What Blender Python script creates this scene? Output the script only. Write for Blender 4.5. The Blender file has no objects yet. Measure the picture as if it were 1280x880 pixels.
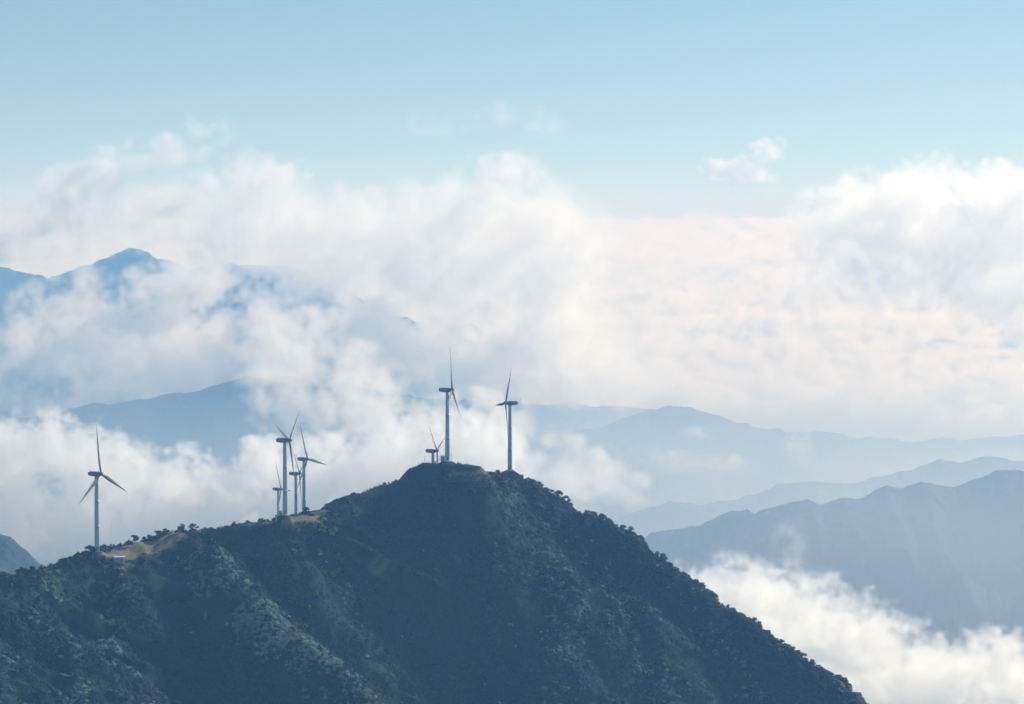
import bpy, bmesh, math, random, time
import numpy as np
from mathutils import Vector, Matrix

# ------------------------------------------------------------------ camera, sky, sun, exposure
S = bpy.context.scene
COL = S.collection
R = math.radians
F, PITCH, CZ = 3010.0, 3.27, 1500.0
cam = bpy.data.objects.new('camera', bpy.data.cameras.new('camera'))
COL.objects.link(cam)
S.camera = cam
cam.location = (0, 0, CZ)
cam.rotation_euler = (R(90 - PITCH), 0, 0)
cam.data.sensor_width = 36
cam.data.angle = 2 * math.atan(640 / F)
cam.data.clip_start = 1
cam.data.clip_end = 300000

SUN_EL, SUN_AZ = 29, 43            # degrees above the horizon, degrees right of the view
w = bpy.data.worlds.new("World")
S.world = w
w.use_nodes = True
nt = w.node_tree
sky = nt.nodes.new('ShaderNodeTexSky')
sky.sky_type = 'NISHITA'
sky.sun_disc = False
sky.sun_elevation = R(SUN_EL)
sky.sun_rotation = R(SUN_AZ)
sky.altitude = 1500
sky.air_density = 1.0
sky.dust_density = 0.3
sky.ozone_density = 1.6
tc = nt.nodes.new('ShaderNodeTexCoord')
mp = nt.nodes.new('ShaderNodeVectorMath')
mp.operation = 'ADD'
mp.inputs[1].default_value = (0, 0, 0.055)
nt.links.new(tc.outputs['Generated'], mp.inputs[0])
nm = nt.nodes.new('ShaderNodeVectorMath')
nm.operation = 'NORMALIZE'
nt.links.new(mp.outputs[0], nm.inputs[0])
nt.links.new(nm.outputs[0], sky.inputs[0])
tint = nt.nodes.new('ShaderNodeMix')
tint.data_type = 'RGBA'
tint.blend_type = 'MULTIPLY'
tint.inputs['Factor'].default_value = 1
tint.inputs['B'].default_value = (.985, 1.022, .975, 1)
nt.links.new(sky.outputs[0], tint.inputs['A'])
nt.links.new(tint.outputs['Result'], nt.nodes['Background'].inputs[0])
nt.nodes['Background'].inputs[1].default_value = 0.092

sl = bpy.data.lights.new('sun', 'SUN')
sl.energy = 5.0
sl.angle = R(0.5)
sl.color = (1.0, 0.99, 0.965)
sun = bpy.data.objects.new('sun', sl)
COL.objects.link(sun)
sdir = Vector((math.cos(R(SUN_EL)) * math.sin(R(SUN_AZ)), math.cos(R(SUN_EL)) * math.cos(R(SUN_AZ)), math.sin(R(SUN_EL))))
sun.rotation_euler = sdir.to_track_quat('Z', 'Y').to_euler()
sun.location = sdir * 5000

S.view_settings.view_transform = 'Standard'
S.view_settings.look = 'None'
S.view_settings.gamma = 1
S.view_settings.use_curve_mapping = False
S.view_settings.exposure = 0.06
S.render.engine = 'CYCLES'
cy = S.cycles
cy.use_denoising = True
cy.max_bounces = 12
cy.volume_bounces = 8
cy.diffuse_bounces = 3
cy.volume_step_rate = 2.2
cy.volume_max_steps = 512

CP, SP = math.cos(R(PITCH)), math.sin(R(PITCH))


def at(px, py, D):
    """world point seen at photo pixel (px, py), D metres north of the camera"""
    u = (px - 640) / F
    v = (440 - py) / F
    y = CP + v * SP
    z = -SP + v * CP
    k = D / y
    return np.array((u * k, D, CZ + z * k))


# ------------------------------------------------------------------ helpers
def tag(o, label=None, cat=None, group=None, kind=None):
    if label: o['label'] = label
    if cat: o['category'] = cat
    if group: o['group'] = group
    if kind: o['kind'] = kind
    return o


def link(name, me, mat=None, parent=None):
    o = bpy.data.objects.new(name, me)
    COL.objects.link(o)
    if mat is not None: me.materials.append(mat)
    if parent is not None: o.parent = parent
    return o


def bm_obj(name, bm, mat=None, parent=None, smooth=False):
    me = bpy.data.meshes.new(name)
    bm.to_mesh(me)
    bm.free()
    if smooth:
        me.polygons.foreach_set('use_smooth', [True] * len(me.polygons))
    return link(name, me, mat, parent)


def empty(name, loc, rz=0):
    o = bpy.data.objects.new(name, None)
    o.location = loc
    o.rotation_euler = (0, 0, rz)
    o.empty_display_size = 2
    COL.objects.link(o)
    return o


def np_mesh(name, V, Q, smooth=True):
    me = bpy.data.meshes.new(name)
    V = np.asarray(V, np.float32)
    Q = np.asarray(Q, np.int32)
    k = Q.shape[1]
    me.vertices.add(len(V))
    me.vertices.foreach_set('co', V.ravel())
    me.loops.add(Q.size)
    me.loops.foreach_set('vertex_index', Q.ravel())
    me.polygons.add(len(Q))
    me.polygons.foreach_set('loop_start', np.arange(0, Q.size, k, dtype=np.int32))
    me.polygons.foreach_set('loop_total', np.full(len(Q), k, np.int32))
    me.polygons.foreach_set('use_smooth', np.full(len(Q), smooth))
    me.update(calc_edges=True)
    return me


def mat(name, color, rough=0.8, noise=None, c2=None, spec=0.3, metal=0.0):
    m = bpy.data.materials.new(name)
    m.use_nodes = True
    n = m.node_tree
    b = n.nodes['Principled BSDF']
    b.inputs['Base Color'].default_value = (*color, 1)
    b.inputs['Roughness'].default_value = rough
    b.inputs['Specular IOR Level'].default_value = spec
    b.inputs['Metallic'].default_value = metal
    if noise:
        t = n.nodes.new('ShaderNodeTexNoise')
        t.inputs['Scale'].default_value = noise
        t.inputs['Detail'].default_value = 6
        co = n.nodes.new('ShaderNodeTexCoord')
        n.links.new(co.outputs['Object'], t.inputs['Vector'])
        r = n.nodes.new('ShaderNodeValToRGB')
        r.color_ramp.elements[0].color = (*color, 1)
        r.color_ramp.elements[1].color = (*(c2 or color), 1)
        r.color_ramp.elements[0].position = 0.35
        r.color_ramp.elements[1].position = 0.65
        n.links.new(t.outputs[0], r.inputs[0])
        n.links.new(r.outputs[0], b.inputs['Base Color'])
    return m


def spectral(n, beta, scale, seed):
    """random field with a power-law spectrum, features up to `scale` cells"""
    r = np.random.default_rng(seed)
    f = np.fft.rfftn(r.standard_normal(n, dtype=np.float32))
    ks = [np.fft.fftfreq(q) for q in n[:-1]] + [np.fft.rfftfreq(n[-1])]
    k2 = 0
    for i, k in enumerate(ks):
        sh = [1] * len(n)
        sh[i] = len(k)
        k2 = k2 + (k ** 2).reshape(sh)
    f *= (k2 + (1 / scale) ** 2) ** (-beta / 2)
    f.flat[0] = 0
    o = np.fft.irfftn(f, n)
    return (o / o.std()).astype(np.float32)


def samp2(field, x, y, cell):
    """tiled bilinear lookup of a 2-D field"""
    n, m = field.shape
    u = (x / cell) % n
    v = (y / cell) % m
    i = np.floor(u).astype(int)
    j = np.floor(v).astype(int)
    a = u - i
    b = v - j
    i %= n
    j %= m
    i1 = (i + 1) % n
    j1 = (j + 1) % m
    return (field[i, j] * (1 - a) * (1 - b) + field[i1, j] * a * (1 - b) + field[i, j1] * (1 - a) * b + field[i1, j1] * a * b)


def sstep(a, b, x):
    t = np.clip((x - a) / (b - a), 0, 1)
    return t * t * (3 - 2 * t)


FB = spectral((512, 512), 2.0, 120, 11)       # rough rock / terrain relief
FS = spectral((512, 512), 1.5, 40, 12)


def poly_height(X, Y, pts, slope, wid, front=None):
    """height of the slopes hanging from one ridge line"""
    best = np.full(X.shape, -1e9, np.float32)
    for (a, b) in zip(pts[:-1], pts[1:]):
        dx, dy = b[0] - a[0], b[1] - a[1]
        L2 = dx * dx + dy * dy
        t = np.clip(((X - a[0]) * dx + (Y - a[1]) * dy) / L2, 0, 1)
        qx = X - (a[0] + t * dx)
        qy = Y - (a[1] + t * dy)
        d = np.sqrt(qx * qx + qy * qy)
        s = slope
        if front is not None:
            s = np.where(qy < 0, front, slope)
        h = a[2] + t * (b[2] - a[2]) - s * (np.sqrt(d * d + wid * wid) - wid)
        best = np.maximum(best, h)
    return best


# ------------------------------------------------------------------ near hill
dz = lambda p, d: (p[0], p[1], p[2] + d)
SKY = [(-260, 790, 1330), (-120, 752, 1370), (-30, 728, 1420), (25, 711, 1445), (60, 704, 1470), (95, 694, 1490), (121, 687, 1507), (150, 679, 1525),
       (185, 672, 1540), (215, 663, 1552), (250, 660, 1562), (300, 651, 1570), (356, 645.5, 1575), (385, 641, 1590),
       (408, 640, 1612), (440, 624, 1640), (478, 604, 1662), (500, 600, 1665)]
SKY2 = [(514, 585, 1652), (529, 578.3, 1651), (575, 577.6, 1652), (598, 582, 1656), (606, 590, 1660)]
SKY3 = [(500, 604, 1652), (545, 601, 1640), (595, 601, 1645), (614, 597, 1690), (638, 592, 1735), (660, 599, 1735), (668, 614, 1725), (686, 640, 1720), (712, 643, 1720),
        (742, 642, 1720), (766, 655, 1715), (800, 678, 1700), (848, 716, 1680), (898, 753, 1655), (948, 787, 1630),
        (996, 818, 1600), (1026, 842, 1585), (1040, 860, 1575), (1046, 900, 1570), (1062, 925, 1572), (1100, 918, 1580), (1180, 930, 1590), (1300, 1000, 1560)]
SPURS = [
    ([(232, 668, 1552), (268, 690, 1535), (300, 720, 1510), (345, 756, 1485), (392, 790, 1462), (430, 824, 1440), (456, 858, 1420), (474, 895, 1400), (500, 990, 1350)], .95, 5),
    ([(402, 655, 1612), (402, 700, 1585), (418, 728, 1565), (436, 760, 1550), (440, 800, 1535)], 1.0, 5),
    ([(70, 708, 1468), (58, 752, 1430), (92, 792, 1400), (96, 850, 1370), (100, 940, 1330)], .95, 5),
    ([(140, 692, 1505), (165, 735, 1470), (128, 790, 1432), (168, 842, 1402), (188, 900, 1375), (200, 960, 1345)], 1.0, 5),
    ([(-60, 740, 1400), (-5, 800, 1360), (5, 860, 1330)], .95, 5),
    ([(600, 596, 1690), (648, 645, 1668), (700, 694, 1640), (722, 745, 1605), (700, 808, 1560), (672, 880, 1515), (650, 980, 1460)], .85, 9),
    ([(705, 670, 1705), (770, 712, 1675), (812, 765, 1630), (830, 830, 1580), (836, 920, 1520)], 1.0, 9),
    ([(860, 742, 1672), (905, 805, 1625), (950, 870, 1575), (975, 940, 1530)], 1.15, 8),
    ([(452, 616, 1652), (462, 640, 1645), (470, 660, 1635)], 1.2, 10),
]
BACK = [(230, 700, 2650), (347.7, 670, 2460), (369.8, 664.5, 2030), (380, 650, 1944), (460, 655, 1900), (541, 643, 1870), (620, 660, 1900), (700, 720, 1950)]
P3 = lambda L: [at(*p) for p in L]
SKYW, SKY2W, SKY3W, BACKW = P3(SKY), P3(SKY2), P3(SKY3), P3(BACK)
SPURS[0] = ([(a, b, c - 26 * min(1, i / 3)) for i, (a, b, c) in enumerate(SPURS[0][0])], 1.3, 13)
SPURS[5] = ([(a, b, c - 12 * min(1, i / 2)) for i, (a, b, c) in enumerate(SPURS[5][0])], 1.15, 14)
SPURS[6] = ([(a, b, c - 8 * min(1, i / 2)) for i, (a, b, c) in enumerate(SPURS[6][0])], 1.1, 11)
SPW = [(P3(a), b, c) for a, b, c in SPURS]


def hill_h(X, Y, detail=True):
    hs = [poly_height(X, Y, SKYW, .5 + .7 * sstep(-60, 80, X), 8, 1.1), poly_height(X, Y, SKY3W, 1.1, 5, 1.28 - .26 * sstep(-30, 70, X)), poly_height(X, Y, BACKW, .7, 12)]
    hs += [poly_height(X, Y, p, s, wd) for p, s, wd in SPW]
    k = 3.0
    m = np.max(hs, 0)
    h = m + k * np.log(sum(np.exp(np.clip((q - m) / k, -30, 0)) for q in hs)) - 2.2
    # flat-topped knoll carrying the middle turbine
    kn = poly_height(X, Y, SKY2W, 1.35, 3)
    kz = np.minimum(kn, SKY2W[1][2] + 0.2)
    h = np.maximum(h, kz)
    # pads cut level for the towers
    n1 = samp2(FB, X, Y, 1.6)
    n2 = samp2(FS, X + 31, Y + 77, 0.9)
    amp = sstep(6, 45, (m.max() if np.ndim(m) == 0 else 0) + np.abs(h - np.maximum(np.maximum(hs[0], hs[1]), kz)) + 3)
    n1c = n1 * 4.3 * np.clip(.12 + sstep(2, 30, poly_drop(X, Y)), 0, 1) + n2 * .5
    h = h + n1c * (1 if detail else 1)
    for (bx, by, bz) in BASES:
        d = np.hypot(X - bx, Y - by)
        h = h + (bz - h) * (1 - sstep(3, 7, d))
    return np.maximum(h, -5)


def poly_drop(X, Y):
    """plan distance to the skyline ridges"""
    best = np.full(np.shape(X), 1e9, np.float32)
    for pts in (SKYW, SKY2W, SKY3W):
        for (a, b) in zip(pts[:-1], pts[1:]):
            dx, dy = b[0] - a[0], b[1] - a[1]
            t = np.clip(((X - a[0]) * dx + (Y - a[1]) * dy) / (dx * dx + dy * dy), 0, 1)
            best = np.minimum(best, np.hypot(X - a[0] - t * dx, Y - a[1] - t * dy))
    return best


# turbines: tower pixel x, hub pixel y, distance, yaw (deg), blade angle
TURB = [
    ('lone grey wind turbine by the white hut at the low left end of the ridge', 120.5, 592.5, 1505, 65, -2, True),
    ('tall dark wind turbine in front of the ridge cluster, on a pale concrete pad', 356.0, 550.5, 1570, 77, 55, True),
    ('wind turbine just right of the cluster, one blade pointing out right over the ridge', 379.9, 574, 1944, 66, -16, False),
    ('shorter wind turbine between the tall one and the right one of the cluster', 369.8, 592, 2030, 85, -45, False),
    ('smallest wind turbine, half hidden behind the tall tower of the cluster', 347.7, 611.5, 2460, 76, -20, False),
    ('tall wind turbine on top of the flat bare knoll at the summit', 559.2, 487.5, 1650, 82, 12, True),
    ('low wind turbine showing only its head behind the left edge of the knoll', 541.2, 563.8, 1870, 79, -45, False),
    ('wind turbine facing left among trees right of the knoll', 637.4, 504, 1750, -77, 22, True),
]
HUBH = 49.0
BASES = []
for t in TURB:
    p = at(t[1], t[2], t[3])
    BASES.append((p[0], p[1], p[2] - HUBH))


def axis(lo, hi, clo, chi, fine, grow):
    a = list(np.arange(clo, chi + fine, fine))
    s = fine
    x = a[-1]
    up = []
    while x < hi:
        s *= grow
        x += s
        up.append(x)
    s = fine
    x = a[0]
    dn = []
    while x > lo:
        s *= grow
        x -= s
        dn.append(x)
    return np.array(dn[::-1] + a + up)


def grid_mesh(name, X, Y, Z):
    nx, ny = X.shape
    V = np.stack([X, Y, Z], -1).reshape(-1, 3)
    i = np.arange(nx * ny).reshape(nx, ny)
    Q = np.stack([i[:-1, :-1], i[1:, :-1], i[1:, 1:], i[:-1, 1:]], -1).reshape(-1, 4)
    return np_mesh(name, V, Q)


xs = axis(-1900, 1900, -330, 330, 1.5, 1.06)
ys = axis(250, 3800, 1330, 1800, 1.5, 1.06)
GX, GY = np.meshgrid(xs, ys, indexing='ij')
GZ = hill_h(GX, GY)
hill_me = grid_mesh('hill', GX, GY, GZ)

# bare ground map (what the ground itself is made of): tan meadow, track, quarried earth
PATCH = [  # px, py, rx, ry, amount : patches seen on the photograph, turned into ground positions
    (135, 692, 18, 8, 1), (160, 688, 18, 11, 1), (182, 684, 18, 11, 1), (202, 677, 17, 11, 1), (223, 669, 13, 8, 1),
    (150, 707, 12, 5, .55), (143, 699, 8, 3, .6),
    (300, 652, 30, 2.5, .7), (335, 650, 26, 3.5, .8), (356, 650, 18, 3.5, 1), (325, 652, 26, 4, .7), (380, 648, 24, 5, .85), (402, 641, 14, 4, .8), (245, 663, 14, 3, .6),
    (586, 592, 26, 2.6, .9), (603, 589, 9, 4, 1), (600, 598, 8, 5, .6),
    (545, 578, 30, 2, .3), (575, 578, 22, 2, .4),
    (745, 632, 18, 2, .5), (1090, 886, 12, 3, .6),
]


def project(X, Y, Z):
    dzc = Z - CZ
    fwd = Y * CP - dzc * SP
    up = Y * SP + dzc * CP
    return 640 + F * X / fwd, 440 - F * up / fwd


def bare_map(X, Y, Z):
    px, py = project(X, Y, Z)
    near = (Y > 1400) & (Y < 1760) & ((X > -150) | (Y < np.interp(X, [q[0] for q in SKYW], [q[1] for q in SKYW]) + .5))
    nn = samp2(FS, X, Y, 1.1) * .18
    b = np.zeros(np.shape(X), np.float32)
    for (cx, cy_, rx, ry, a) in PATCH:
        q = ((px - cx) / rx) ** 2 + ((py - cy_) / ry) ** 2
        b = np.maximum(b, a * (1 - sstep(.6, 1.15, np.sqrt(q) + nn)))
    return b * near


B = bare_map(GX, GY, GZ)
at_ = hill_me.attributes.new('bare', 'FLOAT', 'POINT')
at_.data.foreach_set('value', B.astype(np.float32).ravel())
KN = (poly_height(GX, GY, SKY2W, 1.35, 3) > GZ - 5).astype(np.float32)

hm = bpy.data.materials.new('hill_ground')
hm.use_nodes = True
n = hm.node_tree
pb = n.nodes['Principled BSDF']
pb.inputs['Roughness'].default_value = .95
pb.inputs['Specular IOR Level'].default_value = .1
at1 = n.nodes.new('ShaderNodeAttribute')
at1.attribute_name = 'bare'
co = n.nodes.new('ShaderNodeTexCoord')
t1 = n.nodes.new('ShaderNodeTexNoise')
t1.inputs['Scale'].default_value = .6
t1.inputs['Detail'].default_value = 8
n.links.new(co.outputs['Object'], t1.inputs['Vector'])
r1 = n.nodes.new('ShaderNodeValToRGB')
r1.color_ramp.elements[0].position = .3
r1.color_ramp.elements[1].position = .7
r1.color_ramp.elements[0].color = (.018, .04, .026, 1)
r1.color_ramp.elements[1].color = (.035, .065, .04, 1)
n.links.new(t1.outputs[0], r1.inputs[0])
r2 = n.nodes.new('ShaderNodeValToRGB')
r2.color_ramp.elements[0].position = .3
r2.color_ramp.elements[1].position = .7
r2.color_ramp.elements[0].color = (.15, .13, .08, 1)
r2.color_ramp.elements[1].color = (.27, .225, .145, 1)
n.links.new(t1.outputs[0], r2.inputs[0])
mx = n.nodes.new('ShaderNodeMix')
mx.data_type = 'RGBA'
n.links.new(at1.outputs['Fac'], mx.inputs['Factor'])
n.links.new(r1.outputs[0], mx.inputs['A'])
n.links.new(r2.outputs[0], mx.inputs['B'])
n.links.new(mx.outputs['Result'], pb.inputs['Base Color'])
hill = link('hill', hill_me, hm)
tag(hill, 'near wooded hill with spurs and a flat-topped knoll', kind='structure')

# ------------------------------------------------------------------ far ridges and the land below
land_m = mat('forested_land', (.03, .045, .022), .95, .004, (.055, .07, .035), spec=.1)


def ridge(name, label, pts, D, slope, seed, rough=1.0, step=None, jit=0.0, depth=None):
    P = [at(a, b, D + (c if len(t) > 2 else 0)) for t in pts for (a, b, c) in [(t[0], t[1], t[2] if len(t) > 2 else 0)]]
    x0, x1 = P[0][0], P[-1][0]
    zt = max(p[2] for p in P)
    base = 0.0
    run = (zt - base) / slope * .8
    step = step or D / F * 1.4
    P = [np.array((x0 - run * 1.2, P[0][1], -60))] + P + [np.array((x1 + run * 1.2, P[-1][1], -60))]
    xs = np.concatenate([np.linspace(x0 - run * 1.2, x0, 60)[:-1], np.arange(x0, x1, step), np.linspace(x1, x1 + run * 1.2, 60)])
    core = D / F * 60
    ys = axis(D - run, D + run, D - core, D + core, step * 1.3, 1.08)
    X, Y = np.meshgrid(xs, ys, indexing='ij')
    line = np.interp(X[:, 0], [p[0] for p in P], [p[2] for p in P])
    yy = np.interp(X[:, 0], [p[0] for p in P], [p[1] for p in P])
    rs = np.random.default_rng(seed)
    m = D / F
    f1 = samp2(FB, X + seed * 977, Y * .7 + seed * 131, m * 5.0)
    f2 = samp2(FB, X * 1.0 + seed * 37, Y + seed * 59, m * 1.3)
    tree = samp2(FS, X + seed * 5, Y, m * .9)
    d = np.abs(Y - yy[:, None])
    spur = samp2(FB, X + seed * 313 + (Y - D) * .4, Y * .6, m * 5)
    s = slope * (1 + .28 * spur)
    Z = line[:, None] - np.maximum(s, .15) * (np.sqrt(d * d + (6 * m) ** 2) - 6 * m)
    fade = sstep(0, 60 * m, d)
    Z += f1 * m * 7 * rough * fade + f2 * m * 2.0 * rough * (.5 + fade) + tree * m * 1.0 * rough + samp2(FB, X + seed * 71, Y + 9, m * .5) * m * 1.0 * rough
    Z = np.maximum(Z, -20)
    o = link(name, grid_mesh(name, X, Y, Z), land_m)
    tag(o, label, kind='structure')
    return o


ridge('mountains', 'nearest blue ridge at right', [(700, 780), (760, 712), (813, 664), (872, 658), (913, 639), (945, 641), (981, 630), (1012, 624), (1026, 629), (1053, 621), (1076, 623), (1108, 608), (1126, 612), (1153, 601), (1175, 609), (1190, 609), (1220, 598), (1250, 590), (1280, 587), (1340, 570), (1450, 600)], 6000, .6, 1)
ridge('mountains', 'middle blue ridge at right', [(620, 740), (700, 690), (750, 655), (795, 638), (840, 626), (880, 630), (920, 626), (970, 608), (1015, 600), (1040, 604), (1070, 603), (1120, 591), (1175, 576), (1200, 577), (1225, 571), (1280, 576), (1400, 560)], 8300, .55, 2)
ridge('mountains', 'broad pale ridge in the centre', [(560, 590), (640, 560), (700, 543), (770, 525), (810, 512), (828, 508), (845, 506), (875, 511), (895, 520), (920, 529), (960, 536), (985, 541), (1020, 538), (1045, 541), (1070, 546), (1110, 547), (1145, 553), (1180, 548), (1240, 548), (1280, 543), (1400, 530)], 11500, .5, 3)
ridge('mountains', 'palest ridge behind the centre', [(500, 520), (570, 515), (620, 512), (640, 507), (690, 504), (730, 503), (770, 506), (810, 511), (900, 530), (1000, 560)], 13500, .5, 4)
ridge('mountains', 'blue ridge above the cloud at left', [(-80, 540), (0, 525), (40, 521), (65, 517), (95, 510), (118, 503), (135, 505), (175, 497), (215, 491), (250, 489), (280, 477), (310, 470), (350, 478), (400, 474), (440, 470), (470, 482), (490, 492), (540, 500), (590, 499), (618, 508), (640, 535), (660, 600)], 9500, .5, 5)
ridge('mountains', 'distant peak standing out of the clouds', [(-120, 315), (-40, 322), (0, 333), (30, 341), (55, 346), (80, 341), (110, 331), (130, 321), (150, 312), (167, 309), (182, 311), (195, 320), (220, 328), (235, 336), (250, 332), (268, 327), (285, 327), (305, 331), (345, 331), (370, 337), (392, 347), (440, 366), (475, 384), (500, 405), (530, 460), (560, 530)], 12800, .5, 6)
ridge('mountains', 'dark shoulder in front of the distant peak', [(270, 372), (300, 350), (330, 342), (365, 344), (390, 357), (420, 372), (470, 386), (520, 402), (560, 409), (590, 404), (612, 414), (632, 432), (648, 480), (665, 560)], 12000, .5, 7)
ridge('mountains', 'small near slope at the left edge', [(-160, 610), (-60, 640), (0, 668), (12, 672), (22, 681), (42, 697), (62, 716), (110, 760), (180, 830)], 4300, .7, 8)

gx = axis(-60000, 60000, -3000, 3000, 150, 1.12)
gy = axis(-3000, 110000, 0, 9000, 150, 1.1)
X, Y = np.meshgrid(gx, gy, indexing='ij')
Z = samp2(FB, X, Y, 90) * 12 - 30 - sstep(50, 90, np.hypot(X, Y - 40000) / 1000) * 0
o = link('valley_floor', grid_mesh('valley_floor', X, Y, Z), land_m)
tag(o, 'wooded valley floor reaching the horizon', kind='structure')

# ------------------------------------------------------------------ haze and clouds
def vol_mat(name, dens, color=(1, 1, 1), absorb=(1, 1, 1), aniso=0.3):
    m = bpy.data.materials.new(name)
    m.use_nodes = True
    t = m.node_tree
    t.nodes.clear()
    v = t.nodes.new('ShaderNodeVolumePrincipled')
    o = t.nodes.new('ShaderNodeOutputMaterial')
    t.links.new(v.outputs[0], o.inputs['Volume'])
    v.inputs['Density'].default_value = dens
    v.inputs['Color'].default_value = (*color, 1)
    v.inputs['Absorption Color'].default_value = (*absorb, 1)
    v.inputs['Anisotropy'].default_value = aniso
    return m


HAZE = dict(dens=1.3e-4, color=(.215, .485, .90), absorb=(1, 1, 1), aniso=0.15)
bm = bmesh.new()
bmesh.ops.create_cube(bm, size=1)
for v in bm.verts:
    v.co = Vector((v.co.x * 119000, v.co.y * 112000 + 54000, (v.co.z + .5) * 1890 - 80))
hz = bm_obj('haze', bm, vol_mat('haze', **HAZE))
tag(hz, 'thin blue haze filling the air between the ridges', kind='stuff')


def volume(name, d, lo, hi, m, label):
    n = d.shape
    me = bpy.data.meshes.new('cloud_samples')
    me.vertices.add(d.size)
    a = me.attributes.new('d', 'FLOAT', 'POINT')
    a.data.foreach_set('value', np.ascontiguousarray(d, np.float32).ravel())
    src = bpy.data.objects.new('cloud_samples', me)
    lo = [float(v) for v in lo]
    hi = [float(v) for v in hi]
    bmx = bmesh.new()
    bmesh.ops.create_cube(bmx, size=1)
    for v in bmx.verts:
        v.co = Vector([(lo[i] + hi[i]) / 2 + v.co[i] * (hi[i] - lo[i]) for i in range(3)])
    ob = bm_obj(name, bmx, m)
    g = bpy.data.node_groups.new('cloud_density', 'GeometryNodeTree')
    g.interface.new_socket('Geometry', in_out='OUTPUT', socket_type='NodeSocketGeometry')
    N, L = g.nodes.new, g.links.new
    oi = N('GeometryNodeObjectInfo')
    oi.inputs[0].default_value = src
    na = N('GeometryNodeInputNamedAttribute')
    na.data_type = 'FLOAT'
    na.inputs[0].default_value = 'd'
    si = N('GeometryNodeSampleIndex')
    si.data_type = 'FLOAT'
    si.domain = 'POINT'
    L(oi.outputs['Geometry'], si.inputs['Geometry'])
    L(na.outputs[0], si.inputs['Value'])
    p = N('GeometryNodeInputPosition')
    def vm(op, a, b=None):
        q = N('ShaderNodeVectorMath')
        q.operation = op
        L(a, q.inputs[0])
        if b is not None: q.inputs[1].default_value = b
        return q.outputs['Value'] if op == 'DOT_PRODUCT' else q.outputs[0]
    q = vm('SUBTRACT', p.outputs[0], lo)
    q = vm('MULTIPLY', q, [(n[i] - 1) / (hi[i] - lo[i]) for i in range(3)])
    q = vm('FLOOR', vm('ADD', q, (.5, .5, .5)))
    q = vm('DOT_PRODUCT', q, (n[1] * n[2], n[2], 1))
    L(q, si.inputs['Index'])
    vc = N('GeometryNodeVolumeCube')
    L(si.outputs[0], vc.inputs['Density'])
    vc.inputs['Min'].default_value = lo
    vc.inputs['Max'].default_value = hi
    for i, k in enumerate('XYZ'):
        vc.inputs['Resolution ' + k].default_value = n[i]
    sm = N('GeometryNodeSetMaterial')
    sm.inputs['Material'].default_value = m
    L(vc.outputs[0], sm.inputs[0])
    go = N('NodeGroupOutput')
    L(sm.outputs[0], go.inputs[0])
    ob.modifiers.new('density', 'NODES').node_group = g
    tag(ob, label, kind='stuff')
    return ob


def cloud(label, blobs, vox, dens, seed, amp=.45, soft=.35, kids=14, nscale=26, beta=2.6, aniso=.45, gen=2, flat=None):
    """blobs: (px, py, D, rx_px, ry_px, rdepth_m); child puffs grow on their upper sides"""
    rs = np.random.default_rng(seed)
    E = []
    for (px, py, D, rx, ry, rd) in blobs:
        c = at(px, py, D)
        s = D / F
        E.append((c, np.array((rx * s, rd, ry * s)), 1.0))
    cur = list(E)
    for g_ in range(gen):
        nxt = []
        for c, r, q in cur:
            for _ in range(kids if g_ == 0 else 6):
                v = rs.standard_normal(3)
                v /= np.linalg.norm(v)
                if v[2] < -.25: v[2] = -v[2]
                rr = r * 0 + min(r) * rs.uniform(.28, .5)
                rr = rr * np.array((1.15, 1.15, .95))
                nxt.append((c + v * r * .88, rr, 1))
        E += nxt
        cur = nxt
    lo = np.min([c - r for c, r, q in E], 0) - vox * 3
    hi = np.max([c + r for c, r, q in E], 0) + vox * 3
    n = tuple(int(math.ceil((hi[i] - lo[i]) / vox)) + 1 for i in range(3))
    hi = lo + (np.array(n) - 1) * vox
    bil = lambda q: .45 * q + (np.abs(q) - .8) * .95
    Fd = np.full(n, -1.5, np.float32)
    ax = [lo[i] + np.arange(n[i]) * vox for i in range(3)]
    unit = float(np.median([min(r) for c, r, q in E[:len(blobs)]]))
    for c, r, q in E:
        m = 1.5
        sl_ = []
        for i in range(3):
            a = max(0, int((c[i] - r[i] * m - lo[i]) / vox))
            b = min(n[i], int((c[i] + r[i] * m - lo[i]) / vox) + 2)
            sl_.append(slice(a, b))
        if any(s.stop <= s.start for s in sl_): continue
        d = np.sqrt(((ax[0][sl_[0]] - c[0]) / r[0])[:, None, None] ** 2 + ((ax[1][sl_[1]] - c[1]) / r[1])[None, :, None] ** 2 + ((ax[2][sl_[2]] - c[2]) / r[2])[None, None, :] ** 2)
        w_ = (1 - d) * min(1.0, min(r) / unit)
        v = Fd[sl_[0], sl_[1], sl_[2]]
        np.maximum(v, w_, out=v)
    no = bil(spectral(n, beta, nscale, seed))
    d = sstep(0, soft, Fd + no * amp * np.clip(1 + Fd, .2, 1))
    e = np.ones(n, np.float32)
    for i in range(3):
        k = np.arange(n[i])
        ee = np.clip(np.minimum(k, n[i] - 1 - k) / 4, 0, 1)
        sh = [1, 1, 1]
        sh[i] = n[i]
        e *= ee.reshape(sh)
    d *= e
    d *= np.clip(1 + .35 * no, .3, 1.7)
    d[d < .015] = 0
    return volume('clouds', d, lo, hi, vol_mat('cloud', dens, aniso=aniso), label)


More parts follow.
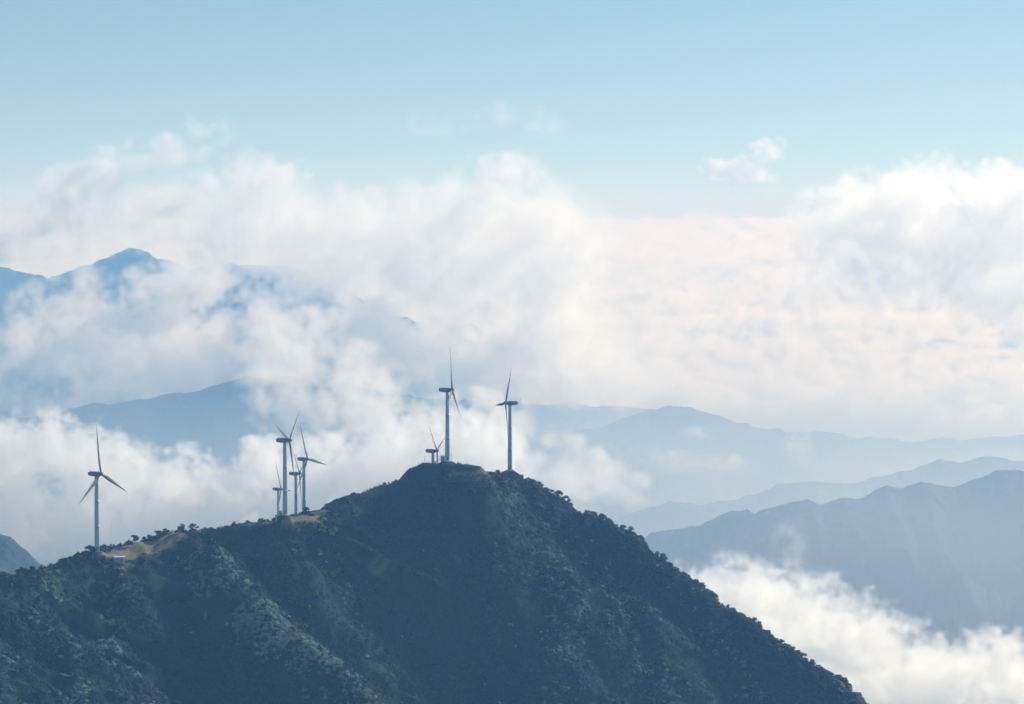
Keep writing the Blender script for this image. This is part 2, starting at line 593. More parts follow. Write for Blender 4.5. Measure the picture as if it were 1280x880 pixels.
def deck(label, D0, D1, topf, thick, vox, dens, seed, px0=-120, px1=1400, cover=.3, amp=90, nscale=13, beta=2.3, aniso=.45, lf=.08, rf=.02):
    """a stretch of the sea of cloud between D0 and D1"""
    xa = (px0 - 640) / F * D1
    xb = (px1 - 640) / F * D1
    t0, t1 = min(topf(D0), topf(D1)), max(topf(D0), topf(D1))
    lo = np.array((xa, D0, t0 - thick - amp))
    hi = np.array((xb, D1, t1 + amp * 2.2))
    vz = vox * .5
    n = (int((hi[0] - lo[0]) / vox) + 1, int((hi[1] - lo[1]) / vox) + 1, int((hi[2] - lo[2]) / vz) + 1)
    X = np.linspace(lo[0], hi[0], n[0])[:, None, None]
    Y = np.linspace(lo[1], hi[1], n[1])[None, :, None]
    Z = np.linspace(lo[2], hi[2], n[2])[None, None, :]
    top = topf(Y[0, :, 0])[None, :, None]
    no = spectral(n, beta, nscale, seed)
    no = .3 * no + (np.abs(no) - .8) * 1.1
    big = spectral(n[:2], 2.0, nscale * 2.0, seed + 5)[:, :, None]
    s = top + (np.abs(big) - .8) * amp * .7 + no * amp * .75 - Z
    d = sstep(0, amp * .5, s) * sstep(-thick - amp * .5, -thick * .6, -s) * sstep(-1.6, -.4, big + no * .5 + cover)
    fx = (X - lo[0]) / (hi[0] - lo[0])
    fy = (Y - lo[1]) / (hi[1] - lo[1])
    d = d * sstep(0, lf, fx) * sstep(0, rf, 1 - fx) * sstep(0, .06, fy) * sstep(0, .06, 1 - fy)
    d[d < .015] = 0
    return volume('clouds', d, lo, hi, vol_mat('cloud', dens, (.985, 1, 1), aniso=aniso), label)


def topf(D):
    return np.interp(D, [10000, 13500, 17000, 21000, 25000, 31000], [300, 400, 590, 860, 1150, 1454])


# sea of cloud running out to the horizon
deck('sea of cloud behind the pale ridges', 13800, 18500, topf, 150, 30, .012, 21, px0=330, px1=1330, lf=.25, cover=1.3, amp=105, nscale=14)
deck('sea of cloud in the middle distance', 17600, 24500, topf, 180, 40, .010, 22, px0=-60, px1=1340, amp=120, cover=1.3, nscale=12)
deck('sea of cloud at the horizon', 23500, 31000, topf, 200, 60, .009, 23, px0=-60, px1=1340, amp=50, cover=2, nscale=9)

# bright bank behind the turbines
cloud('bright billowing bank behind the turbines',
      [(-30, 578, 5000, 70, 42, 100), (20, 568, 4900, 40, 36, 90), (62, 566, 4900, 40, 38, 90), (110, 590, 4850, 46, 44, 95), (160, 606, 4900, 46, 42, 95), (215, 616, 4900, 48, 44, 95), (270, 628, 4950, 50, 46, 100),
       (330, 622, 5000, 50, 52, 100), (385, 612, 5050, 50, 52, 100), (440, 602, 5100, 50, 50, 100), (500, 590, 5150, 52, 50, 100), (555, 580, 5150, 46, 48, 100), (600, 574, 5150, 44, 52, 100),
       (0, 640, 4800, 80, 50, 90), (90, 670, 4800, 80, 50, 90), (200, 680, 4850, 90, 50, 90), (320, 675, 4900, 90, 50, 90), (450, 660, 5000, 90, 50, 90), (560, 640, 5050, 80, 50, 90)],
      6, .017, 31, amp=.42, soft=.2, beta=1.9, nscale=18, aniso=.55)
cloud('soft fading end of the bank right of the summit',
      [(650, 610, 5200, 50, 42, 120), (705, 592, 5200, 45, 36, 120), (760, 600, 5250, 42, 28, 110), (690, 640, 5250, 60, 30, 110), (790, 620, 5250, 30, 22, 100)],
      7, .007, 41, amp=.55, soft=.7, beta=2.3)
# bright bank at the lower right
cloud('bright cloud bank below the right-hand ridge',
      [(880, 760, 4000, 50, 45, 110), (935, 752, 4000, 50, 45, 110), (990, 778, 4000, 55, 48, 120), (1045, 795, 4050, 55, 45, 120), (1095, 815, 4050, 50, 45, 120),
       (1050, 870, 4000, 90, 60, 140), (1150, 860, 4000, 60, 50, 140), (1210, 850, 4050, 60, 45, 130), (1275, 850, 4050, 60, 42, 130), (940, 830, 3900, 80, 60, 140), (1180, 930, 4000, 130, 70, 160), (1320, 900, 4000, 80, 60, 160)],
      6, .017, 32, amp=.42, soft=.22, beta=1.9, nscale=16, aniso=.6)
# towering clouds above the horizon
cloud('wide white cumulus in the centre rising above the horizon',
      [(330, 250, 10500, 46, 44, 330), (395, 285, 10500, 60, 42, 350), (470, 295, 10500, 60, 42, 400), (545, 280, 10500, 55, 40, 400), (600, 262, 10500, 50, 42, 400),
       (640, 222, 10500, 40, 24, 250), (690, 275, 10500, 48, 40, 350), (725, 305, 10500, 42, 38, 300), (570, 335, 10500, 110, 45, 450), (420, 340, 10600, 100, 40, 450), (690, 345, 10500, 70, 40, 400), (300, 300, 10500, 60, 35, 350)],
      17, .0052, 33, amp=.52, soft=.45, beta=1.9, nscale=16, aniso=.6)
cloud('white cumulus at the right rising above the horizon',
      [(1035, 285, 10000, 44, 34, 320), (1085, 262, 10000, 46, 38, 320), (1145, 252, 10000, 46, 42, 350), (1172, 222, 10000, 28, 22, 200), (1225, 255, 10000, 50, 42, 350), (1290, 252, 10000, 60, 48, 400),
       (1110, 305, 10000, 90, 34, 380), (1045, 315, 10000, 60, 26, 300), (1120, 345, 10200, 120, 34, 380), (1260, 355, 10200, 110, 36, 400), (1220, 315, 10000, 100, 42, 400), (1340, 310, 10000, 70, 60, 400)],
      16, .0054, 34, amp=.52, soft=.42, beta=1.9, nscale=16, aniso=.6)
cloud('thin slanting cloud high at the left',
      [(80, 245, 6400, 46, 20, 140), (120, 225, 6400, 46, 22, 140), (165, 205, 6400, 46, 22, 140), (210, 185, 6400, 42, 20, 130), (252, 162, 6400, 30, 17, 110), (110, 285, 6400, 90, 26, 180), (220, 255, 6400, 80, 34, 180), (10, 300, 6400, 80, 26, 180)],
      10, .009, 35, amp=.7, soft=1.0, gen=1, beta=2.1, nscale=18)
cloud('small detached cloud high at the right',
      [(900, 212, 8000, 26, 13, 90), (932, 204, 8000, 28, 14, 100), (962, 188, 8000, 18, 13, 90), (925, 220, 8000, 36, 9, 100), (948, 195, 8000, 24, 12, 90)],
      7, .011, 36, amp=.75, soft=1.0, gen=1, kids=6, beta=2.1, nscale=14)
cloud('faint wisp high above the centre',
      [(545, 158, 6000, 34, 12, 90), (590, 150, 6000, 40, 14, 100), (640, 143, 6000, 40, 16, 100), (675, 155, 6000, 34, 12, 90)],
      9, .0020, 37, amp=1.3, soft=1.6, gen=1, kids=6, beta=2.1, nscale=16)
# drifting mist in front of the distant peak and the left ridge
cloud('torn mist drifting in front of the distant peak',
      [(720, 455, 11000, 60, 36, 480), (690, 415, 11000, 60, 30, 480), (765, 480, 11000, 40, 24, 400), (610, 470, 10800, 70, 26, 400), (10, 500, 10300, 70, 26, 300), (80, 505, 10300, 70, 24, 300), (160, 488, 10300, 70, 26, 300), (250, 470, 10300, 70, 28, 300), (262, 352, 11300, 24, 30, 300), (70, 392, 11300, 50, 30, 400), (98, 350, 11300, 26, 14, 250), (232, 340, 11300, 26, 16, 250), (120, 412, 11500, 90, 42, 480), (215, 392, 11500, 60, 50, 480), (330, 430, 11050, 90, 48, 480), (440, 430, 11050, 100, 42, 480), (560, 440, 11050, 100, 40, 480), (660, 440, 11050, 80, 45, 480),
       (90, 450, 10650, 110, 40, 480), (230, 455, 10650, 110, 40, 480), (620, 375, 11900, 80, 24, 600), (250, 345, 11900, 25, 35, 400)],
      17, .0046, 38, amp=.75, soft=.7, beta=1.9, nscale=18)
cloud('white bank behind the summit turbines',
      [(470, 410, 10300, 50, 26, 260), (530, 432, 10300, 60, 32, 280), (600, 452, 10300, 60, 32, 280), (670, 440, 10300, 60, 36, 280), (735, 455, 10300, 55, 32, 260), (560, 475, 10200, 70, 26, 260), (680, 480, 10200, 70, 24, 260), (700, 405, 10400, 50, 28, 260), (790, 470, 10300, 40, 20, 220)],
      15, .0065, 42, amp=.6, soft=.5, beta=2.05, nscale=16, aniso=.6)
cloud('pale mist spilling over the left ridge',
      [(325, 468, 8600, 34, 30, 250), (430, 478, 8600, 50, 36, 300), (360, 480, 8600, 45, 45, 300), (400, 510, 8500, 50, 40, 300), (350, 440, 8800, 40, 40, 300), (460, 510, 8500, 55, 32, 300), (520, 530, 8400, 50, 28, 300), (600, 520, 8400, 50, 22, 300)],
      15, .0065, 39, amp=.7, soft=.8, beta=2.05, nscale=18)
cloud('small torn wisps on the right-hand slopes',
      [(985, 668, 5400, 16, 14, 60), (995, 685, 5400, 8, 26, 50), (1000, 560, 10800, 12, 14, 120), (870, 540, 10800, 14, 8, 120), (905, 580, 10500, 24, 8, 150), (840, 575, 10500, 30, 10, 150)],
      9, .005, 40, amp=1.5, soft=1.6, kids=5, gen=1, beta=2.0, nscale=14)


def mist(label, lo, hi, n, f, dens):
    X = np.linspace(lo[0], hi[0], n[0])[:, None, None]
    Y = np.linspace(lo[1], hi[1], n[1])[None, :, None]
    Z = np.linspace(lo[2], hi[2], n[2])[None, None, :]
    no = spectral(n, 2.2, 20, 77)
    d = f(X, Y, Z, no)
    for i in range(3):
        k = np.arange(n[i])
        ee = np.clip(np.minimum(k, n[i] - 1 - k) / 6, 0, 1)
        sh = [1, 1, 1]
        sh[i] = n[i]
        d = d * ee.reshape(sh)
    return volume('valley_mist', d, lo, hi, vol_mat('mist', dens, (.8, .9, 1), aniso=.3), label)


mist('pale mist lying in the valleys between the ridges', (-3500, 2500, -60), (4500, 13500, 1150), (56, 76, 34),
     lambda X, Y, Z, no: np.exp(-np.clip(Z, 0, 9999) / 480) * 1.6 * sstep(4100, 5200, Y) * (1 - .72 * sstep(5800, 7600, Y)) * (1 + .3 * no) * sstep(1150, 900, Z) * (.62 + .6 * sstep(-200, 900, X)), 1.1e-3)

# ------------------------------------------------------------------ forest cover (one mass)
leaf_m = mat('foliage', (.016, .044, .028), .7, .35, (.048, .092, .055), spec=.25)
leaf_m2 = mat('foliage_lit_pale', (.17, .24, .17), .8, .6, (.35, .41, .31), spec=.25)  # lighter foliage: brightness of the sunlit crests put into the leaf colour
for m_ in (leaf_m, leaf_m2):
    t_ = m_.node_tree
    b_ = t_.nodes['Principled BSDF']
    tr = t_.nodes.new('ShaderNodeBsdfTranslucent')
    ms = t_.nodes.new('ShaderNodeMixShader')
    ms.inputs[0].default_value = .18
    t_.links.new(b_.inputs['Base Color'].links[0].from_socket, tr.inputs['Color'])
    t_.links.new(b_.outputs[0], ms.inputs[1])
    t_.links.new(tr.outputs[0], ms.inputs[2])
    t_.links.new(ms.outputs[0], t_.nodes['Material Output'].inputs['Surface'])
bark_m = mat('bark', (.09, .065, .045), .9, 3, (.14, .11, .08))


def crown_mesh(seed, n=150, rx=1, rz=.8, size=.2, lumps=7):
    rs = np.random.default_rng(seed)
    cs = rs.standard_normal((lumps, 3))
    cs /= np.linalg.norm(cs, axis=1)[:, None]
    cs *= rs.uniform(.35, .62, (lumps, 1)) * np.array((rx, rx, rz))
    cs[:, 2] += rz * .1
    V, Q = [], []
    for i in range(n):
        c = cs[rs.integers(lumps)]
        v = rs.standard_normal(3)
        v /= np.linalg.norm(v)
        if v[2] < -.3: v[2] *= -1
        p = c + v * rs.uniform(.28, .46) * np.array((rx, rx, rz))
        nrm = v * np.array((1, 1, 1.6)) + rs.standard_normal(3) * .28
        nrm /= np.linalg.norm(nrm)
        a = np.cross(nrm, rs.standard_normal(3))
        a /= np.linalg.norm(a)
        b = np.cross(nrm, a)
        s = size * rs.uniform(.6, 1.3)
        k = len(V)
        V += [p - a * s, p - b * s * .7, p + a * s, p + b * s * .7]
        Q.append((k, k + 1, k + 2, k + 3))
    return np.array(V), Q


def crown_data(name, seed, m, **kw):
    V, Q = crown_mesh(seed, **kw)
    me = np_mesh(name, V, Q, smooth=False)
    me.materials.append(m)
    # dark inner body
    return me


protos = []
for s_ in range(12):
    V, Q = crown_mesh(100 + s_, n=190, rz=[.55, .45, .7, .5, .6, .42, .5, .65, .95, 1.2, .85, 1.05][s_], size=.17, lumps=[6, 8, 5, 9, 7, 8, 10, 5, 5, 6, 7, 4][s_])
    me = np_mesh('crown', V, Q, smooth=False)
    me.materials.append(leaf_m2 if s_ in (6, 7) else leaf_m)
    protos.append(bpy.data.objects.new('crown', me))

rs = np.random.default_rng(5)


def ground_z(x, y):
    return float(hill_h(np.array([x], float), np.array([y], float))[0])


def forest(name, label, N, xr, yr, sc, dmin_bare=.25, knoll=False):
    x = rs.uniform(*xr, N)
    y = rs.uniform(*yr, N)
    z = hill_h(x, y)
    b = bare_map(x, y, z)
    px, py = project(x, y, z)
    keep = (b < rs.uniform(.05, .6, N)) & (px > -60) & (px < 1340) & (py < 960)
    for (bx, by, bz) in BASES:
        keep &= np.hypot(x - bx, y - by) > 4
    x, y, z, px, py = x[keep], y[keep], z[keep], px[keep], py[keep]
    kn = poly_height(x, y, SKY2W, 1.35, 3) > SKY2W[1][2] - 12
    s = rs.uniform(*sc, len(x)) * (1 + .35 * samp2(FS, x, y, 2.3))
    s = np.clip(s, sc[0] * .6, sc[1] * 1.4)
    s = np.where(kn, s * .33, s)
    # trees stay low along the windy crest left of the knoll
    dr = poly_drop(x, y)
    s *= np.where((px < 505) & (dr < 14), .75, 1)
    # pale scrub along the spur crests, its sunlit look put into the colour
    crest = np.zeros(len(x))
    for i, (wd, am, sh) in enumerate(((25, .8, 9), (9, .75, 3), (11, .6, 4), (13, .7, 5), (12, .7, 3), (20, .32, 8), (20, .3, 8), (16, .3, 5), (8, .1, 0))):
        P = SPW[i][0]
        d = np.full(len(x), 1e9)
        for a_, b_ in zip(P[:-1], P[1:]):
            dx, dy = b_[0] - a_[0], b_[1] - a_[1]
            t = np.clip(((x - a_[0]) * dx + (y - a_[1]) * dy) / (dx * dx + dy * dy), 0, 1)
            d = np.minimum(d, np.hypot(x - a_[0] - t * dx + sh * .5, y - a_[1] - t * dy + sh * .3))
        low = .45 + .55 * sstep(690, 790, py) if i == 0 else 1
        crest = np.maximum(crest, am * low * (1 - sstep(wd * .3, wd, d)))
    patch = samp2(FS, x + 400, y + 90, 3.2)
    lit_pale = rs.uniform(0, 1, len(x)) < crest * sstep(-.7, 1.1, patch) + .005
    idx = np.where(lit_pale, rs.integers(6, 8, len(x)), rs.integers(0, 6, len(x)))
    e = 1.5
    nx = -(hill_h(x + e, y) - hill_h(x - e, y)) / (2 * e)
    ny = -(hill_h(x, y + e) - hill_h(x, y - e)) / (2 * e)
    up_ = np.where((rs.uniform(0, 1, len(x)) < np.where(dr < 12, .4, .03)) & ~lit_pale, 0.0, 1.0)
    idx = np.where(up_ < .5, rs.integers(8, 12, len(x)), idx)
    s = np.where(up_ < .5, s * np.where(px < 505, rs.uniform(1.0, 1.5, len(x)), rs.uniform(1.3, 2.2, len(x))), s)
    nn = np.stack([nx * .95 * up_, ny * .95 * up_, np.ones(len(x))], -1)
    nn /= np.linalg.norm(nn, axis=1)[:, None]
    me = bpy.data.meshes.new(name)
    me.vertices.add(len(x))
    me.vertices.foreach_set('co', np.stack([x, y, z + s * np.where(up_ < .5, .55, .08)], -1).astype(np.float32).ravel())
    for nme, val in (('s', s), ('r', rs.uniform(0, 6.28, len(x))), ('rx', -np.arcsin(nn[:, 1])), ('ry', np.arctan2(nn[:, 0], nn[:, 2]))):
        a = me.attributes.new(nme, 'FLOAT', 'POINT')
        a.data.foreach_set('value', val.astype(np.float32))
    a = me.attributes.new('k', 'INT', 'POINT')
    a.data.foreach_set('value', idx.astype(np.int32))
    ob = link(name, me)
    g = bpy.data.node_groups.new('forest', 'GeometryNodeTree')
    g.interface.new_socket('Geometry', in_out='INPUT', socket_type='NodeSocketGeometry')
    g.interface.new_socket('Geometry', in_out='OUTPUT', socket_type='NodeSocketGeometry')
    Nn, L = g.nodes.new, g.links.new
    gi = Nn('NodeGroupInput')
    jn = Nn('GeometryNodeJoinGeometry')
    for pr in protos[::-1]:      # joined inputs come out last link first
        oi = Nn('GeometryNodeObjectInfo')
        oi.inputs[0].default_value = pr
        g2 = Nn('GeometryNodeGeometryToInstance')
        L(oi.outputs['Geometry'], g2.inputs[0])
        L(g2.outputs[0], jn.inputs[0])
    ip = Nn('GeometryNodeInstanceOnPoints')
    L(gi.outputs[0], ip.inputs['Points'])
    L(jn.outputs[0], ip.inputs['Instance'])
    ip.inputs['Pick Instance'].default_value = True
    def attr(nm_, ty='FLOAT'):
        q = Nn('GeometryNodeInputNamedAttribute')
        q.data_type = ty
        q.inputs[0].default_value = nm_
        return q.outputs[0]
    L(attr('k', 'INT'), ip.inputs['Instance Index'])
    L(attr('s'), ip.inputs['Scale'])
    cx = Nn('ShaderNodeCombineXYZ')
    L(attr('rx'), cx.inputs[0])
    L(attr('ry'), cx.inputs[1])
    cr = Nn('ShaderNodeCombineXYZ')
    L(attr('r'), cr.inputs[2])
    rr_ = Nn('FunctionNodeRotateRotation')
    rr_.rotation_space = 'LOCAL'
    L(cx.outputs[0], rr_.inputs[0])
    L(cr.outputs[0], rr_.inputs[1])
    L(rr_.outputs[0], ip.inputs['Rotation'])
    go = Nn('NodeGroupOutput')
    L(ip.outputs[0], go.inputs[0])
    ob.modifiers.new('forest', 'NODES').node_group = g
    tag(ob, label, kind='stuff')
    return ob


forest('forest', 'dense dark broadleaf forest covering the near hill', 125000, (-420, 380), (1300, 1800), (.75, 2.5))

# ------------------------------------------------------------------ wind turbines
tower_m = mat('painted_steel', (.44, .47, .50), .5, .15, (.49, .515, .54), spec=.3)
nac_m = mat('nacelle_shell', (.16, .18, .20), .55, .6, (.20, .22, .24), spec=.3)
blade_m = mat('blade_shell', (.13, .12, .12), .6, .4, (.18, .165, .16), spec=.25)
dark_m = mat('dark_metal', (.10, .11, .12), .6)
conc_m = mat('concrete', (.45, .44, .41), .9, .8, (.55, .53, .49))


def lathe(prof, seg=28, cap=True):
    bm = bmesh.new()
    rings = []
    for (z, r) in prof:
        rings.append([bm.verts.new((r * math.cos(2 * math.pi * i / seg), r * math.sin(2 * math.pi * i / seg), z)) for i in range(seg)])
    for a, b in zip(rings[:-1], rings[1:]):
        for i in range(seg):
            bm.faces.new((a[i], a[(i + 1) % seg], b[(i + 1) % seg], b[i]))
    if cap:
        bm.faces.new(rings[0][::-1])
        bm.faces.new(rings[-1])
    return bm


def box(bm, c, s, rz=0):
    r = bmesh.ops.create_cube(bm, size=1)
    for v in r['verts']:
        x, y, z = v.co.x * s[0], v.co.y * s[1], v.co.z * s[2]
        v.co = Vector((c[0] + x * math.cos(rz) - y * math.sin(rz), c[1] + x * math.sin(rz) + y * math.cos(rz), c[2] + z))
    return r['verts']


def turbine_meshes():
    M = {}
    def keep(name, bm, smooth=False):
        me = bpy.data.meshes.new(name)
        bm.to_mesh(me)
        bm.free()
        if smooth: me.polygons.foreach_set('use_smooth', [True] * len(me.polygons))
        return me
    # tower in three rolled sections with thin flanges
    prof = []
    H = HUBH - 1.55
    for i in range(25):
        t = i / 24
        z = t * H - (6 if i == 0 else 0)
        r = 1.72 - .62 * t
        prof.append((z, r))
        if i in (8, 16):
            prof += [(z + .02, r + .07), (z + .22, r + .07), (z + .24, r - .01)]
    M['tower'] = keep('tower', lathe(prof, 32), True)
    M['foundation'] = keep('foundation', lathe([(-3, 2.9), (.0, 2.9), (.05, 2.8), (.3, 2.1), (.3, 1.8)], 28))
    bm = bmesh.new()
    box(bm, (0, -1.72, 1.9), (.95, .25, 2.1))
    M['door'] = keep('door', bm)
    # nacelle: local +X points at the rotor
    st = [(-5.7, 1.05, -.55, 1.0), (-5.4, 1.2, -1.0, 1.12), (-3.6, 1.35, -1.35, 1.35), (-1.5, 1.4, -1.5, 1.5), (1.2, 1.35, -1.45, 1.42), (2.0, 1.05, -1.1, 1.08)]
    bm = bmesh.new()
    rings = []
    for (x, hw, zl, zh) in st:
        ring = []
        for (a, b) in ((-1, -.72), (-.72, -1), (.72, -1), (1, -.72), (1, .72), (.72, 1), (-.72, 1), (-1, .72)):
            zc, zr = (zl + zh) / 2, (zh - zl) / 2
            ring.append(bm.verts.new((x, a * hw, zc + b * zr)))
        rings.append(ring)
    for a, b in zip(rings[:-1], rings[1:]):
        for i in range(8):
            bm.faces.new((a[i], b[i], b[(i + 1) % 8], a[(i + 1) % 8]))
    bm.faces.new(rings[0])
    bm.faces.new(rings[-1][::-1])
    bmesh.ops.recalc_face_normals(bm, faces=bm.faces)
    M['nacelle'] = keep('nacelle', bm)
    bm = bmesh.new()
    box(bm, (-4.8, 0, 1.45), (.12, .12, .9))
    box(bm, (-4.8, .35, 1.85), (.08, .6, .08))
    box(bm, (-4.0, 0, 1.45), (.5, .9, .35))
    M['wind_vane'] = keep('wind_vane', bm)
    bm = lathe([(-1.15, .95), (-1.0, 1.18), (-.2, 1.28), (.5, 1.2), (1.05, .95), (1.5, .55), (1.72, .12)], 24)
    bmesh.ops.rotate(bm, verts=bm.verts, cent=(0, 0, 0), matrix=Matrix.Rotation(R(90), 3, 'Y'))
    M['hub'] = keep('hub', bm, True)
    # blade along +Z, leading edge towards +Y, flat side towards -X (local rotor frame)
    bm = bmesh.new()
    rings = []
    NS = 22
    for i in range(NS + 1):
        t = i / NS
        z = .9 + t * 30.2
        if t < .06: ch, th = 1.15, 1.0
        else:
            u = (t - .06) / .94
            ch = 1.15 + 1.25 * math.sin(min(1, u / .16) * math.pi / 2) if u < .16 else 2.4 * (1 - (u - .16) / .84) ** .85 + .16
            th = .26 * (1 - u) + .11 if u > .12 else 1.0 - (1.0 - .35) * (u / .12)
        tw = R(16) * (1 - t) ** 2.2
        ring = []
        for k in range(12):
            a = 2 * math.pi * k / 12
            yy = math.cos(a) * ch * .5 - (ch - 1.15) * .22
            xx = math.sin(a) * ch * .5 * th * (1 if math.cos(a) > 0 else .75)
            ring.append(bm.verts.new((xx * math.cos(tw) - yy * math.sin(tw) + .9 * t * t * .6, xx * math.sin(tw) + yy * math.cos(tw), z)))
        rings.append(ring)
    for a, b in zip(rings[:-1], rings[1:]):
        for k in range(12):
            bm.faces.new((a[k], a[(k + 1) % 12], b[(k + 1) % 12], b[k]))
    bm.faces.new(rings[0][::-1])
    bm.faces.new(rings[-1])
    M['blade'] = keep('blade', bm, True)
    for k, m in (('tower', tower_m), ('foundation', conc_m), ('door', dark_m), ('nacelle', nac_m), ('wind_vane', dark_m), ('hub', nac_m), ('blade', blade_m)):
        M[k].materials.append(m)
    return M


TM = turbine_meshes()
for (t, b) in zip(TURB, BASES):
    label, px, hy, D, yaw, phi, full = t
    root = empty('wind_turbine', b)
    tag(root, label, 'wind turbine', 'wind turbines along the ridge')
    tw = link('tower', TM['tower'], None, root)
    if full:
        link('foundation', TM['foundation'], None, root)
        link('door', TM['door'], None, tw)
    a = R(yaw)
    nrm = Vector((math.sin(a), -math.cos(a), 0))
    head = Matrix.Rotation(math.atan2(nrm.y, nrm.x), 4, 'Z')
    na = link('nacelle', TM['nacelle'], None, root)
    na.matrix_local = Matrix.Translation((0, 0, HUBH)) @ head
    link('wind_vane', TM['wind_vane'], None, na)
    tilt = R(5)
    ax = Vector((nrm.x * math.cos(tilt), nrm.y * math.cos(tilt), math.sin(tilt)))
    rotor = Matrix.Translation(Vector((0, 0, HUBH)) + ax * 3.25) @ head @ Matrix.Rotation(-tilt, 4, 'Y')
    hb = link('hub', TM['hub'], None, root)
    hb.matrix_local = rotor
    for k in range(3):
        bl = link('blade', TM['blade'], None, root)
        # positive angles lean to local -Y seen ... measured clockwise from the camera
        bl.matrix_local = rotor @ Matrix.Rotation(-R(phi + 120 * k), 4, 'X')

# ------------------------------------------------------------------ huts and kiosks
wall_m = mat('grey_render', (.30, .33, .36), .8, .9, (.38, .41, .43))
roof_m = mat('pale_sheet_roof', (.60, .62, .66), .6, .5, (.70, .71, .74))
glass_m = mat('window_glass', (.04, .05, .06), .15, spec=.6)


def on_ground(px, D, dzz=0):
    u = (px - 640) / F
    x = u * D
    return Vector((x, D, ground_z(x, D) + dzz))


def hut(name, label, cat, px, D, L, Wd, H, rz, roof=.35, windows=2, legs=False, py=None):
    loc = on_ground(px, D)
    if py is not None: loc.z = at(px, py, D)[2]
    r = empty(name, loc, R(rz))
    tag(r, label, cat)
    bm = bmesh.new()
    box(bm, (0, 0, H / 2 - .5), (L, Wd, H + 1))
    bmesh.ops.bevel(bm, geom=bm.edges[:], offset=.04, segments=1, affect='EDGES')
    bm_obj('wall', bm, wall_m, r)
    bm = bmesh.new()
    v = box(bm, (0, 0, H + roof / 2 + .003), (L + .6, Wd + .6, roof))
    for q in v:
        if q.co.z > H + roof * .7: q.co.y *= .55
    bm_obj('roof', bm, roof_m, r)
    for i in range(windows):
        bm = bmesh.new()
        box(bm, (L * (-.25 + .5 * i), -Wd / 2 - .02, H * .55), (L * .13, .1, H * .24))
        wn = bm_obj('window', bm, glass_m, r)
    bm = bmesh.new()
    box(bm, (L * .02 if windows == 2 else L * .2, -Wd / 2 - .02, H * .36), (.9, .1, min(2, H * .72)))
    bm_obj('door', bm, dark_m, r)
    return r


hut('hut', 'small white flat-roofed hut on the tan meadow beside the left turbine', 'hut', 146, 1506, 6.4, 4.2, 3.2, 8, windows=1)
hut('transformer_kiosk', 'pale transformer kiosk at the foot of the tall turbine of the cluster', 'kiosk', 344.8, 1572, 2.4, 2.2, 2.9, 5, windows=0)
hut('transformer_kiosk', 'second pale kiosk touching the tall tower of the cluster on its left', 'kiosk', 349.6, 1573, 2.1, 2.2, 3.3, -4, windows=0)
hut('transformer_kiosk', 'dark blue-grey kiosk on the knoll left of the summit tower', 'kiosk', 553, 1652, 2.7, 2.4, 3.6, 4, windows=0)
# open shelter right of the knoll
sh = empty('shelter', on_ground(621, 1700), R(-6))
tag(sh, 'open-sided shelter with a flat roof between the knoll and the right turbine', 'shelter')
for sx in (-1, 1):
    for sy in (-1, 1):
        bm = bmesh.new()
        box(bm, (2.4 * sx, 1.2 * sy, 1.8), (.22, .22, 7.4))
        bm_obj('post', bm, tower_m, sh)
bm = bmesh.new()
box(bm, (0, 0, 5.6), (5.6, 3.2, .35))
bm_obj('roof', bm, roof_m, sh)
bm = bmesh.new()
box(bm, (.6, 0.3, 3.6), (3.2, 1.4, 3.4))
bm_obj('cabinet', bm, wall_m, sh)
# railing frame beside the knoll kiosk, thin masts
fr = empty('railing', on_ground(549.3, 1650), R(5))
tag(fr, 'thin metal railing beside the kiosk on the knoll', 'railing')
for i in range(3):
    bm = bmesh.new()
    box(bm, (-.9 + i * .9, 0, 1.5), (.12, .12, 4.2))
    bm_obj('post', bm, dark_m, fr)
bm = bmesh.new()
box(bm, (0, -.13, 3.3), (2.0, .1, .12))
box(bm, (0, -.13, 2.2), (2.0, .1, .12))
bm_obj('rail', bm, dark_m, fr)
for (px, D, h, lab) in ((530.3, 1655, 7.0, 'thin mast at the left rim of the knoll'), (563.8, 1652, 6.5, 'thin mast just right of the summit tower')):
    m_ = empty('mast', on_ground(px, D), 0)
    tag(m_, lab, 'mast')
    bm_obj('pole', lathe([(-1, .12), (h * .6, .09), (h, .05)], 8), dark_m, m_)
    bm = bmesh.new()
    box(bm, (0, 0, h * .62), (.35, .35, 1.1))
    bm_obj('instrument_box', bm, dark_m, m_)

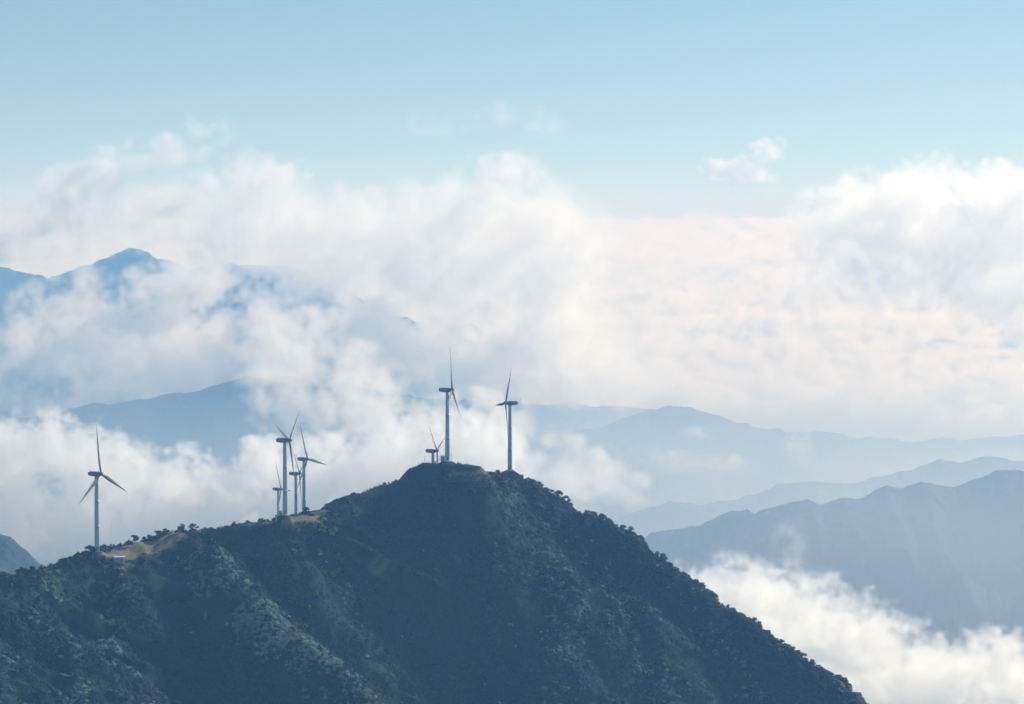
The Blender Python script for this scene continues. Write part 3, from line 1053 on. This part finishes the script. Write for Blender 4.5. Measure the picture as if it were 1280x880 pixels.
# ------------------------------------------------------------------ single trees against the sky
def tree(label, px, D, h, seed, kind='pine', lean=0.0, py=None, group=None):
    loc = on_ground(px, D, -.3)
    name = {'pine': 'pine_tree', 'bush': 'bush', 'broad': 'broadleaf_tree'}[kind]
    h = h * .8
    r = empty(name, loc, 0)
    tag(r, label, {'pine': 'pine tree', 'bush': 'bush', 'broad': 'tree'}[kind], group)
    q = np.random.default_rng(seed)
    th = h * {'pine': .82, 'bush': .3, 'broad': .5}[kind]
    # trunk with a few limbs
    bm = bmesh.new()
    def limb(p0, p1, r0, r1, seg=6):
        d = Vector(p1) - Vector(p0)
        M_ = d.to_track_quat('Z', 'Y').to_matrix()
        R0 = [bm.verts.new(Vector(p0) + M_ @ Vector((r0 * math.cos(k * 1.0472), r0 * math.sin(k * 1.0472), 0))) for k in range(seg)]
        R1 = [bm.verts.new(Vector(p1) + M_ @ Vector((r1 * math.cos(k * 1.0472), r1 * math.sin(k * 1.0472), 0))) for k in range(seg)]
        for k in range(seg):
            bm.faces.new((R0[k], R0[(k + 1) % seg], R1[(k + 1) % seg], R1[k]))
    ln = lambda z: Vector((lean * h * (z / h) ** 1.6, 0, z))
    rr = .035 * h
    zs = [0, th * .4, th * .75, th]
    for a_, b_ in zip(zs[:-1], zs[1:]):
        limb(ln(a_) - Vector((0, 0, .4 if a_ == 0 else 0)), ln(b_), rr * (1 - a_ / h * .7), rr * (1 - b_ / h * .7))
    pads = []
    nl = {'pine': 10, 'bush': 5, 'broad': 8}[kind]
    for i in range(nl):
        z = th * (q.uniform(.3, 1) if kind == 'pine' else q.uniform(.4, 1))
        an = q.uniform(0, 6.28)
        rad = h * ({'pine': .34, 'bush': .3, 'broad': .28}[kind]) * q.uniform(.5, 1)
        e = ln(z) + Vector((math.cos(an) * rad + lean * rad, math.sin(an) * rad, h * .08))
        limb(ln(z * .9), e, rr * .4, rr * .15)
        pads.append(e)
    pads.append(ln(th) + Vector((0, 0, h * .06)))
    bm_obj('trunk', bm, bark_m, r)
    V, Q = [], []
    for e in pads:
        fl = .45 if kind == 'pine' else .75
        rad = h * ({'pine': .2, 'bush': .26, 'broad': .22}[kind]) * q.uniform(.8, 1.2)
        for j in range(110):
            v = q.standard_normal(3)
            v /= np.linalg.norm(v)
            p = np.array(e) + v * q.uniform(.3, 1) ** .5 * rad * np.array((1, 1, fl))
            a = q.standard_normal(3)
            a /= np.linalg.norm(a)
            b = np.cross(a, q.standard_normal(3))
            b /= np.linalg.norm(b)
            s = .16 + .02 * h
            s *= q.uniform(.6, 1.2)
            k = len(V)
            V += [p - a * s, p - b * s * .6, p + a * s, p + b * s * .6]
            Q.append((k, k + 1, k + 2, k + 3))
    me = np_mesh('crown', np.array(V), Q, smooth=False)
    link('crown', me, leaf_m, r)
    return r


tree('small pine leaning out left of the left turbine tower', 115.5, 1503, 4.2, 1, lean=-.35)
tree('small pine poking out right behind the left turbine tower', 124.8, 1506, 6.4, 2, lean=.3)
tree('low spreading pine between the left turbine and the hut', 133, 1512, 5.4, 3, lean=.25)
tree('rounded bush above the hut roof', 146.5, 1522, 5.0, 4, 'bush')
tree('lone spindly pine with a see-through crown right of the hut', 162.5, 1530, 8.6, 5, lean=.25)
tree('flat-topped pine midway along the meadow skyline', 197, 1545, 7.2, 6, lean=-.2)
tree('dark pine close right of the flat-topped one', 203, 1547, 7.0, 7, lean=.2)
tree('widest wind-swept pine above the right end of the meadow', 221, 1552, 8.2, 8, lean=.4)
tree('dark pine with a ragged top where the meadow meets the wood', 236, 1560, 7.2, 9, lean=.2)
tree('round dark bush standing alone in the tan meadow', 208, 1536, 5.2, 10, 'bush')
tree('dark bush at the lower edge of the meadow', 189, 1512, 4.0, 11, 'bush')
tree('tall dark tree just right of the right turbine tower', 650.5, 1738, 7.0, 12, 'broad')
tree('pine jutting out on the steep drop right of the summit', 677, 1722, 5.4, 13, lean=.4)
tree('tallest tree low on the right-hand skyline', 1026, 1588, 7.6, 14, 'broad')
tree('ragged tree right of the tallest on the right-hand skyline', 1036, 1583, 6.2, 15, 'broad', lean=.1)
tree('tree high on the right-hand skyline', 866, 1676, 6.2, 16, 'broad')
